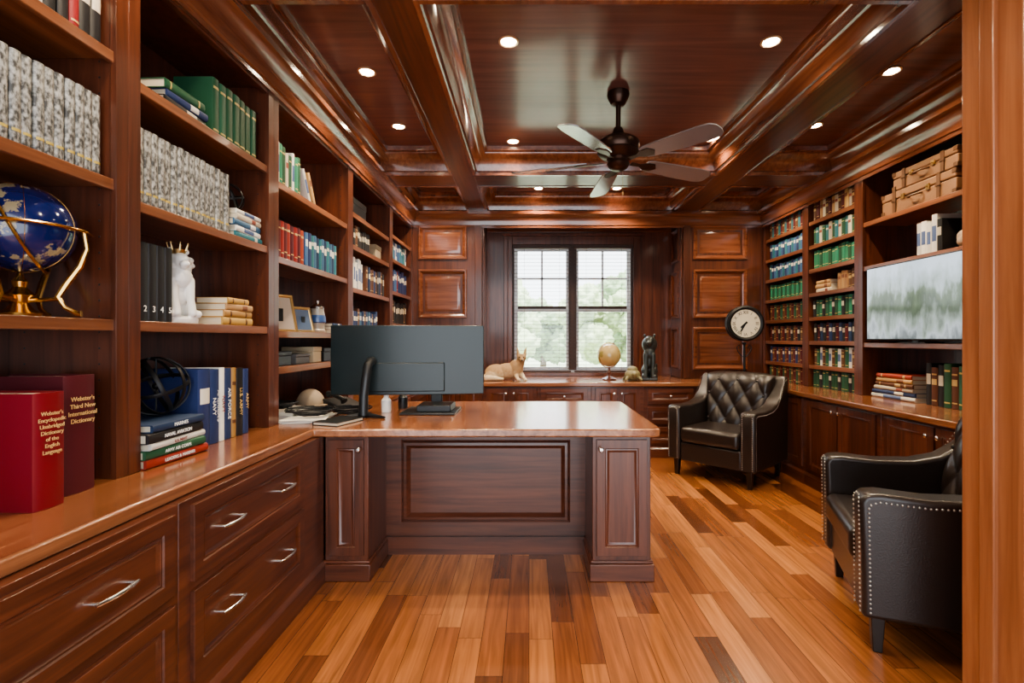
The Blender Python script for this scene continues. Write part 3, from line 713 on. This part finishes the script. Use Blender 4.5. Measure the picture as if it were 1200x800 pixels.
# ---------------------------------------------------------------- computer
mon=thing('computer_monitor','large dark curved monitor seen from behind, standing on the desk','monitor',(-.72,2.93,.7605),R(4))
def curved(w,h,z0,cur,th,y):
    rs=[]
    n=16
    for i in range(n+1):
        s=-1+2*i/n; x=s*w/2; yc=y+cur*s*s
        rs.append([(x,yc-th,z0),(x,yc-th,z0+h),(x,yc,z0+h),(x,yc,z0)])
    return rs
b=MB(); b.rings(curved(.90,.41,.11,.035,.018,0)); b.obj('housing',MONB,mon,bevel=.004)
b=MB(); b.rings(curved(.44,.17,.13,.006,.010,-.018)); b.obj('rear_cover',MONB,mon,bevel=.006)
b=MB(); b.rings(curved(.88,.39,.12,.033,.002,.003)); b.obj('screen',BLACKP,mon)
b=MB(); b.M=T(-.22,0,0); b.tube([(0,-.14,.01),(.0,-.13,.12),(.01,-.12,.22),(.015,-.10,.29),(.02,-.06,.31),(.02,-.02,.31)],[.026,.025,.024,.024,.026,.026],14); b.obj('stand_column',BLACKP,mon)
b=MB(); b.M=T(-.22,-.14,0)
for s in (-1,1): b.tube([(0,.03,.012),(s*.07,-.02,.008),(s*.13,-.05,.006)],[.018,.012,.006],8)
b.tube([(0,0,.012),(0,.12,.008)],[.014,.008]); b.obj('stand_foot',BLACKP,mon)
m2=thing('computer_monitor','second black monitor hidden behind the large one on the desk','monitor',(-.58,3.12,.7605))
b=MB(); b.rings(curved(.56,.33,.13,0,.02,.02)); b.obj('housing',BLACKP,m2,bevel=.004)
b=MB(); b.box(-.17,.15,-.27,.02,.0,.012); b.box(-.08,.12,-.22,-.02,.012,.05); b.obj('stand_foot',BLACKP,m2,bevel=.004)
b=MB(); b.box(-.035,.035,-.02,.01,.01,.3); b.obj('stand_column',BLACKP,m2,bevel=.004)

# ---------------------------------------------------------------- ornaments
def globe_mat(name,sea,land,sc=9):
    m,n,l,bs=base(name); tc=n.new('ShaderNodeTexCoord'); no=n.new('ShaderNodeTexNoise'); no.inputs['Scale'].default_value=sc; no.inputs['Detail'].default_value=6; no.inputs['Roughness'].default_value=.6
    l.new(tc.outputs['Object'],no.inputs['Vector']); r=ramp(n,[(.55,sea),(.57,land),(1,tuple(c*.6 for c in land))]); l.new(no.outputs['Fac'],r.inputs[0]); l.new(r.outputs[0],bs.inputs['Base Color'])
    bs.inputs['Roughness'].default_value=.15; bs.inputs['Coat Weight'].default_value=.6; return m
gl=thing('gemstone_globe','blue gemstone globe with gold meridian in an ornate gold stand','globe',(-1.43,1.39,1.2605))
b=MB(); b.ell((0,0,.25),.123,nu=40,nv=24); b.obj('sphere',globe_mat('lapis_globe',(.006,.014,.09),(.30,.24,.14),14),gl,smooth=80)
b=MB()
for i in range(3): b.ringt((0,0,.25),.1235,.0007,rot=(Rz(60*i+20)@Rx(90)).to_3x3(),n=48)
b.ringt((0,0,.25),.1235,.0007,n=48); b.obj('grid_line',GOLD,gl)
b=MB(); b.ringt((0,0,.25),.133,.004,rot=(Rz(35)@Ry(66)).to_3x3(),n=48,m=8); b.obj('meridian_ring',GOLD,gl)
b=MB(); b.ringt((0,0,.25),.145,.008,n=48,m=8,flat=.6); b.obj('horizon_ring',GOLD,gl)
for i in range(4):
    b=MB(); b.M=Rz(20+90*i); b.tube([(.145,0,.245),(.151,0,.20),(.135,0,.15),(.105,0,.10),(.085,0,.06),(.10,0,.03),(.13,0,.012),(.138,0,.012)],[.006,.006,.008,.009,.008,.006,.007,.009],8); b.obj('leg',GOLD,gl)
b=MB()
for i in range(2): b.M=Rz(20+90*i); b.tube([(-.09,0,.055),(0,0,.045),(.09,0,.055)],.006)
b.obj('stretcher',GOLD,gl)
b=MB(); b.lathe([(0,.0),(.045,0),(.048,.012),(.03,.022),(.018,.04),(.026,.055),(.036,.062),(.026,.07),(.014,.085),(.018,.10),(.010,.112),(.006,.125),(0,.126)],n=20); b.obj('base',GOLD,gl)

def wire_sphere(loc,r,lab):
    t=thing('wire_sphere',lab,'ornament',loc)
    b=MB()
    for i in range(4): b.ringt((0,0,r),r*.96,r*.035,rot=(Rz(45*i)@Rx(90-8*i)).to_3x3(),n=36,m=6,flat=2.2)
    b.ringt((0,0,r),r*.93,r*.035,rot=Rx(20).to_3x3(),n=36,m=6,flat=2.2)
    b.obj('hoop',BLACKM,t)
    b=MB(); b.cyl((0,0,.02),(0,0,2*r-.01),r*.03,n=6); b.ell((0,0,r),r*.12,nu=12,nv=8); b.obj('core',BLACKM,t)
wire_sphere((-1.42,1.885,zs+.002),.112,'black metal armillary sphere resting on stacked books')
wire_sphere((-1.42,2.335,zt+.002),.07,'small black wire sphere on stacked books')

def blob(name,fn,mat,parent=None,vox=.004,loc=(0,0,0),rotz=0,sm=3,**props):
    b=MB(); fn(b); o=b.obj(name,mat,parent,smooth=0,loc=loc,rotz=rotz,**props)
    r=o.modifiers.new('Remesh','REMESH'); r.mode='VOXEL'; r.voxel_size=vox; r.use_smooth_shade=True
    s=o.modifiers.new('Smooth','SMOOTH'); s.factor=.5; s.iterations=sm
    return o
def cap(b,p1,p2,r1,r2):
    b.ell(p1,r1,nu=12,nv=8); b.ell(p2,r2,nu=12,nv=8); b.tube([p1,p2],[r1,r2],12)
def lion(b):
    b.lathe([(.0,0),(.072,0),(.074,.02),(.062,.028),(0,.028)],n=24)
    b.ell((0,.035,.075),.056,.06,.055)
    b.ell((0,.008,.14),.05,.05,.08,rot=Rx(-14).to_3x3())
    b.ell((0,-.022,.18),.046,.042,.05)
    for s in (-1,1):
        b.ell((s*.044,.010,.065),.024,.048,.038)
        cap(b,(s*.05,-.025,.042),(s*.05,-.058,.038),.014,.015)
        cap(b,(s*.030,-.035,.17),(s*.028,-.05,.09),.019,.014); cap(b,(s*.028,-.05,.09),(s*.028,-.062,.04),.014,.016)
        b.ell((s*.030,-.014,.287),.010,.007,.012)
        for k in range(5): b.ell((s*(.040+.008*(k%2)),-.012+.008*k,.255-.02*k),.017,.016,.013)
    b.ell((0,-.004,.228),.052,.046,.052)
    b.ell((0,.010,.19),.05,.042,.055)
    b.ell((0,-.034,.245),.031,.032,.034)
    b.ell((0,-.066,.232),.018,.020,.014); b.ell((0,-.06,.221),.013,.013,.009)
    b.tube([(0,.08,.05),(.04,.095,.05),(.065,.08,.06),(.07,.06,.10),(.062,.055,.13)],[.009,.008,.008,.009,.016],8)
wl=thing('lion_statue','white ceramic seated lion wearing a small crown, on the shelf','statue',(-1.40,1.965,1.2605),R(60)); 
blob('figure',lion,WHITEC,wl,.003,sm=1)
b=MB()
b.lathe([(.022,.274),(.03,.292),(.027,.292),(.020,.276)],c=(0,-.012,0),n=20,loop=True)
for i in range(7):
    a=2*math.pi*i/7; b.cyl((.028*math.cos(a),.028*math.sin(a)-.012,.288),(.036*math.cos(a),.036*math.sin(a)-.012,.314),.005,.0015,n=6); b.ell((.036*math.cos(a),.036*math.sin(a)-.012,.316),.0035,nu=8,nv=6)
b.obj('crown',BRASS,wl)
def coyote_mat():
    m,n,l,bs=base('fox_fur'); tc=n.new('ShaderNodeTexCoord'); sx=n.new('ShaderNodeSeparateXYZ'); l.new(tc.outputs['Object'],sx.inputs[0])
    no=n.new('ShaderNodeTexNoise'); no.inputs['Scale'].default_value=40; l.new(tc.outputs['Object'],no.inputs['Vector'])
    a=n.new('ShaderNodeMath'); a.operation='MULTIPLY_ADD'; a.inputs[1].default_value=.10; l.new(no.outputs['Fac'],a.inputs[0]); l.new(sx.outputs[2],a.inputs[2])
    r=ramp(n,[(.09,(.60,.50,.36)),(.15,(.44,.29,.16)),(.24,(.30,.18,.09)),(.34,(.38,.25,.13))]); l.new(a.outputs[0],r.inputs[0]); l.new(r.outputs[0],bs.inputs['Base Color']); bs.inputs['Roughness'].default_value=.7; return m
CF=coyote_mat()
def coyote(b):
    b.ell((-.12,.0,.085),.125,.085,.085); b.ell((.0,0,.10),.13,.075,.082); b.ell((.09,-.01,.125),.08,.065,.095)
    b.ell((-.16,-.045,.06),.075,.045,.055)
    cap(b,(-.15,-.08,.022),(-.05,-.095,.018),.022,.016)
    cap(b,(.11,-.02,.12),(.14,-.025,.2),.058,.048)
    b.ell((.15,-.035,.238),.050,.05,.046)
    cap(b,(.152,-.07,.225),(.155,-.115,.212),.028,.014)
    for s in (-1,1):
        cap(b,(.15+s*.032,-.02,.265),(.15+s*.046,-.012,.345),.021,.006)
        cap(b,(.12+s*.03,-.03,.06),(.15+s*.035,-.12,.018),.026,.016); cap(b,(.15+s*.035,-.12,.018),(.16+s*.035,-.16,.016),.016,.017)
    b.tube([(-.22,.0,.05),(-.26,-.04,.03),(-.22,-.10,.028),(-.12,-.125,.026),(-.04,-.13,.02)],[.02,.028,.032,.026,.008],10)
cy=thing('fox_figurine','tan lying fox figurine with raised head and pricked ears on counter','figurine',(-.23,5.30,.7605))
blob('figure',coyote,CF,cy,.005)
b=MB()
for s in (-1,1): b.ell((.15+s*.021,-.082,.247),.008,nu=8,nv=6)
b.ell((.156,-.129,.214),.010,nu=8,nv=6); b.obj('eyes_and_nose',BLACKP,cy)
def guardian(b):
    b.box(-.085,.085,-.10,.10,0,.03)
    b.ell((0,.035,.12),.075,.08,.09); b.ell((0,0,.23),.065,.062,.12,rot=Rx(-12).to_3x3()); b.ell((0,-.03,.29),.06,.05,.07)
    for s in (-1,1):
        b.ell((s*.055,.01,.10),.032,.06,.055); cap(b,(s*.06,-.04,.05),(s*.06,-.085,.045),.02,.02)
        cap(b,(s*.038,-.05,.27),(s*.036,-.07,.13),.028,.02); cap(b,(s*.036,-.07,.13),(s*.036,-.085,.045),.02,.022)
        b.ell((s*.05,-.01,.475),.016,.01,.02)
    b.ell((0,-.01,.38),.082,.07,.09); b.ell((0,-.045,.42),.052,.05,.055); b.ell((0,-.092,.40),.03,.03,.025); b.ell((0,-.085,.38),.02,.022,.015)
    b.tube([(0,.10,.05),(.05,.12,.06),(.07,.09,.12),(.06,.08,.17)],[.014,.012,.012,.022],8)
BRZ=plain('dark_bronze',(.05,.056,.054),.38,.5,bump=.5,bscale=90)
gd=thing('lion_statue','tall dark bronze seated lion statue on the window counter','statue',(1.29,5.30,.7605),R(-15))
blob('figure',guardian,BRZ,gd,.006,sm=2)
def turtle(b):
    b.ell((0,0,.06),.085,.075,.065); b.ell((.0,-.10,.075),.03,.038,.028); cap(b,(0,-.06,.05),(0,-.09,.07),.024,.022)
    for sx in (-1,1):
        for sy in (-1,1): cap(b,(sx*.055,sy*.04,.04),(sx*.08,sy*.06,.014),.02,.014)
    b.ell((0,0,.12),.055,.05,.035)
TUR=plain('mottled_stone',(.2,.18,.09),.5,bump=.6,bscale=40)
tu=thing('turtle_figurine','small mottled green stone turtle figurine on the counter','figurine',(1.09,5.22,.7605)); blob('figure',turtle,TUR,tu,.005)
g2=thing('desk_globe','small antique tan globe on a turned wooden stand','globe',(.86,5.32,.7605))
b=MB(); b.ell((0,0,.265),.125,nu=36,nv=20); b.obj('sphere',globe_mat('antique_globe',(.45,.34,.15),(.28,.23,.08),7),g2,smooth=80)
b=MB(); b.ringt((0,0,.265),.133,.005,rot=(Rz(20)@Rx(90)).to_3x3(),n=40,m=8); b.obj('meridian_ring',BRASS,g2)
b=MB(); b.lathe([(0,0),(.075,0),(.078,.012),(.05,.025),(.018,.04),(.014,.06),(.024,.08),(.014,.10),(.012,.135),(0,.135)],n=24); b.obj('base',W_CAB,g2)

def pframe(x,y,z,w,h,yaw,colr,lab):
    t=thing('picture_frame',lab,'picture frame',(x,y,z),R(90+yaw))
    b=MB(); b.M=Rx(-14); b.face(-w/2,w/2,0,h,0,[(0,.014),(0,0),(.012,0),(.016,.005)],mi=0,mic=1); b.box(-w/2,w/2,.010,.014,0,h); b.obj('frame',[BRASS,colr],t)
    b=MB(); b.box(-.015,.015,.02,.024,0,h*.6); b.M=Matrix(); b.obj('easel_back',BLACKP,t)
PH1=plain('photo_print',(.35,.30,.26),.3,bump=.1); PH2=plain('photo_print_dark',(.08,.12,.2),.3)
pframe(-1.38,2.78,1.2405,.20,.22,-25,PH1,'brass framed photograph propped on the shelf')
pframe(-1.36,3.02,1.2405,.16,.16,-15,PH2,'small framed photograph propped on the shelf')
st=thing('beer_stein','painted ceramic stein with pewter lid on the shelf','stein',(-1.39,3.25,1.2405),R(90))
b=MB(); b.lathe([(0,0),(.05,0),(.052,.015),(.044,.025),(.046,.06),(.05,.075),(.046,.12),(.04,.15),(.042,.158),(0,.158)],n=24); b.obj('body',plain('stein_glaze',(.35,.3,.24),.3,coat=.5,bump=.8,bscale=50),st)
b=MB(); b.lathe([(0.046,.062),(.0535,.07),(.052,.10),(.0475,.115),(.046,.115)],n=24,loop=True); b.obj('painted_band',plain('stein_blue',(.05,.1,.25),.3,coat=.5),st)
b=MB(); b.lathe([(0,.158),(.043,.158),(.04,.17),(.02,.185),(.008,.195),(.012,.21),(0,.22)],n=24); b.obj('lid',STEEL,st)
b=MB(); b.tube([(.042,0,.14),(.07,0,.135),(.085,0,.10),(.075,0,.06),(.045,0,.045)],.007); b.obj('handle',WHITEC,st)
GB=plain('grey_box',(.1,.1,.1),.6); CB=plain('cream_box',(.45,.36,.24),.7)
for y,z,w,h,c,lab in ((2.72,1.0505,.22,.08,BLACKP,'small dark lidded box on the low shelf'),(2.98,1.0505,.18,.06,GB,'small dark lidded box on the low shelf'),(3.18,1.0505,.12,.10,CB,'small cream lidded box on the low shelf'),(3.36,1.0505,.16,.09,BLACKP,'small dark lidded box on the low shelf'),(4.47,1.9005,.16,.14,CB,'cream lidded box on the upper shelf'),(3.98,2.1405,.3,.16,BLACKP,'dark lidded box on the top shelf')):
    t=thing('storage_box',lab,'box',(-1.36,y,z),R(90))
    b=MB(); b.box(-w/2,w/2,0,.2,0,h*.7); b.obj('body',c,t,bevel=.004)
    b=MB(); b.box(-w/2-.003,w/2+.003,-.003,.203,h*.7,h); b.obj('lid',c,t,bevel=.004)
# clutter on worktop
for i,(x,y,a,nn,lab) in enumerate(((-1.20,2.70,8,6,'loose white papers piled on the worktop'),(-1.42,2.80,20,14,'tall pile of papers on the worktop'),(-1.40,3.10,-8,9,'pile of papers under the cap'))):
    b=MB()
    for k in range(nn): b.M=Rz(random.uniform(-9,9)); b.box(-.105,.105,-.14,.14,.001+k*.003,.0032+k*.003)
    b.obj('paper_stack',PAPER,loc=(x,y,.7605),rotz=R(a),smooth=0,label=lab,category='paper')
def cable(x,y,z,s,lab,seed):
    rr=random.Random(seed); b=MB()
    for k in range(9):
        pts=[(s*((.05+.006*k)*math.cos(t*.5+k)+rr.uniform(-.01,.01)),s*((.04+.005*k)*math.sin(t*.5+k)+rr.uniform(-.01,.01)),.006+.004*k) for t in range(13)]
        b.tube(pts,.003,6)
    b.obj('cable_coil',BLACKP,loc=(x,y,z),label=lab,category='cable')
cable(-1.20,2.72,.780,1.4,'tangled black charging cable on the papers',1)
cable(-1.05,2.90,.762,1.3,'tangled black cable lying beside the monitor stand',5)
cable(-1.42,2.80,.804,1.1,'black cable coiled on the tall paper pile',9)
nb=thing('notebook','closed black notebook lying on the worktop','notebook',(-1.00,2.60,.7605),R(-18))
b=MB(); b.box(-.075,.075,-.105,.105,0,.003); b.box(-.075,.075,-.105,.105,.015,.018); b.box(-.077,-.072,-.105,.105,0,.018); b.obj('cover',BLACKP,nb,bevel=.001)
b=MB(); b.box(-.071,.072,-.102,.102,.0032,.0148); b.obj('pages',PAGES,nb)
cp=thing('baseball_cap','beige cap lying on the papers beside the monitor','cap',(-1.36,3.08,.790),R(40))
b=MB(); b.ell((0,0,.0),.085,.095,.10,nu=28,nv=16); 
b.v=[(x,y,max(z,0)) for x,y,z in b.v]; b.obj('crown',plain('beige_canvas',(.30,.23,.16),.9,bump=.5),cp)
b=MB(); b.prism([(.085*math.cos(R(a)),-.02-.15*math.sin(R(a))) for a in range(0,181,12)],'Z',.004,.010); b.obj('brim',plain('beige_brim',(.25,.19,.13),.9),cp)
tp=thing('desk_telephone','black desk telephone with handset on the worktop','telephone',(-1.16,3.10,.7605),R(60))
b=MB(); b.prism([(-.09,0),(.09,0),(.09,.07),(-.09,.025)],'X',-.09,.09); b.obj('body',BLACKP,tp,bevel=.005)
b=MB(); b.tube([(-.055,-.07,.06),(-.055,-.05,.075),(-.055,.05,.10),(-.055,.075,.095)],[.022,.014,.014,.022],10); b.obj('handset',BLACKP,tp)
pc=thing('pen_cup','dark pen cup holding several pens on the worktop','pen cup',(-1.40,2.60,.7605))
b=MB(); b.lathe([(0,0),(.035,0),(.037,.09),(.033,.09),(.031,.006),(0,.006)],n=20); b.obj('cup',BLACKM,pc)
for k in range(5):
    a=k*1.3; b=MB(); b.cyl((.012*math.cos(a),.012*math.sin(a),.008),(.03*math.cos(a),.03*math.sin(a),.15),.004,n=8); b.obj('pen',[RED1,STEEL,BLACKP,WHITEC,MONB][k],pc)
for x,y,c,q in ((-.86,2.98,WHITEC,'white'),(-.80,3.14,BLACKP,'black')):
    b=MB(); b.lathe([(0,0),(.028,0),(.03,.01),(.03,.07),(.015,.09),(.015,.105),(0,.105)],n=18); b.obj('bottle',c,loc=(x,y,.7605),label='small %s bottle standing beside the monitor'%q,category='bottle')
def lump(b):
    b.ell((0,0,.05),.10,.06,.05); b.ell((.04,-.01,.10),.05,.045,.05); b.ell((-.06,0,.08),.04,.04,.045)
lo=thing('seashell_ornament','pale beige rounded shell ornament on the shelf','ornament',(2.72,3.03,1.7605),R(-90)); blob('shell',lump,plain('shell_beige',(.38,.28,.2),.6,bump=.5,bscale=30),lo,.006)

# ---------------------------------------------------------------- world, light, camera
w=bpy.data.worlds.new('World'); S.world=w; w.use_nodes=True
bg=w.node_tree.nodes['Background']; bg.inputs[0].default_value=(.88,.94,1,1); bg.inputs[1].default_value=2.8
sun=bpy.data.lights.new('sun','SUN'); sun.energy=6; sun.angle=R(3); sun.color=(1,.97,.9)
so=bpy.data.objects.new('sun',sun); COL.objects.link(so); so.rotation_euler=(R(22),0,0)
ar=bpy.data.lights.new('window_daylight','AREA'); ar.shape='RECTANGLE'; ar.size=2.4; ar.size_y=1.2; ar.energy=320; ar.color=(.9,.95,1)
ao=bpy.data.objects.new('window_daylight',ar); COL.objects.link(ao); ao.location=(.5,7.6,3.9)
ao.rotation_euler=(Vector((.4,3.6,.8))-Vector(ao.location)).to_track_quat('-Z','Y').to_euler()

cam=bpy.data.cameras.new('Camera'); co=bpy.data.objects.new('Camera',cam); COL.objects.link(co)
cam.sensor_width=36; cam.lens=17.4; cam.shift_x=-20/1200; cam.shift_y=-3/1200; cam.clip_start=.05
co.location=(0,0,1.2); co.rotation_euler=(R(90),0,0); S.camera=co
S.view_settings.view_transform='AgX'; S.view_settings.look='AgX - Medium High Contrast'; S.view_settings.exposure=.75
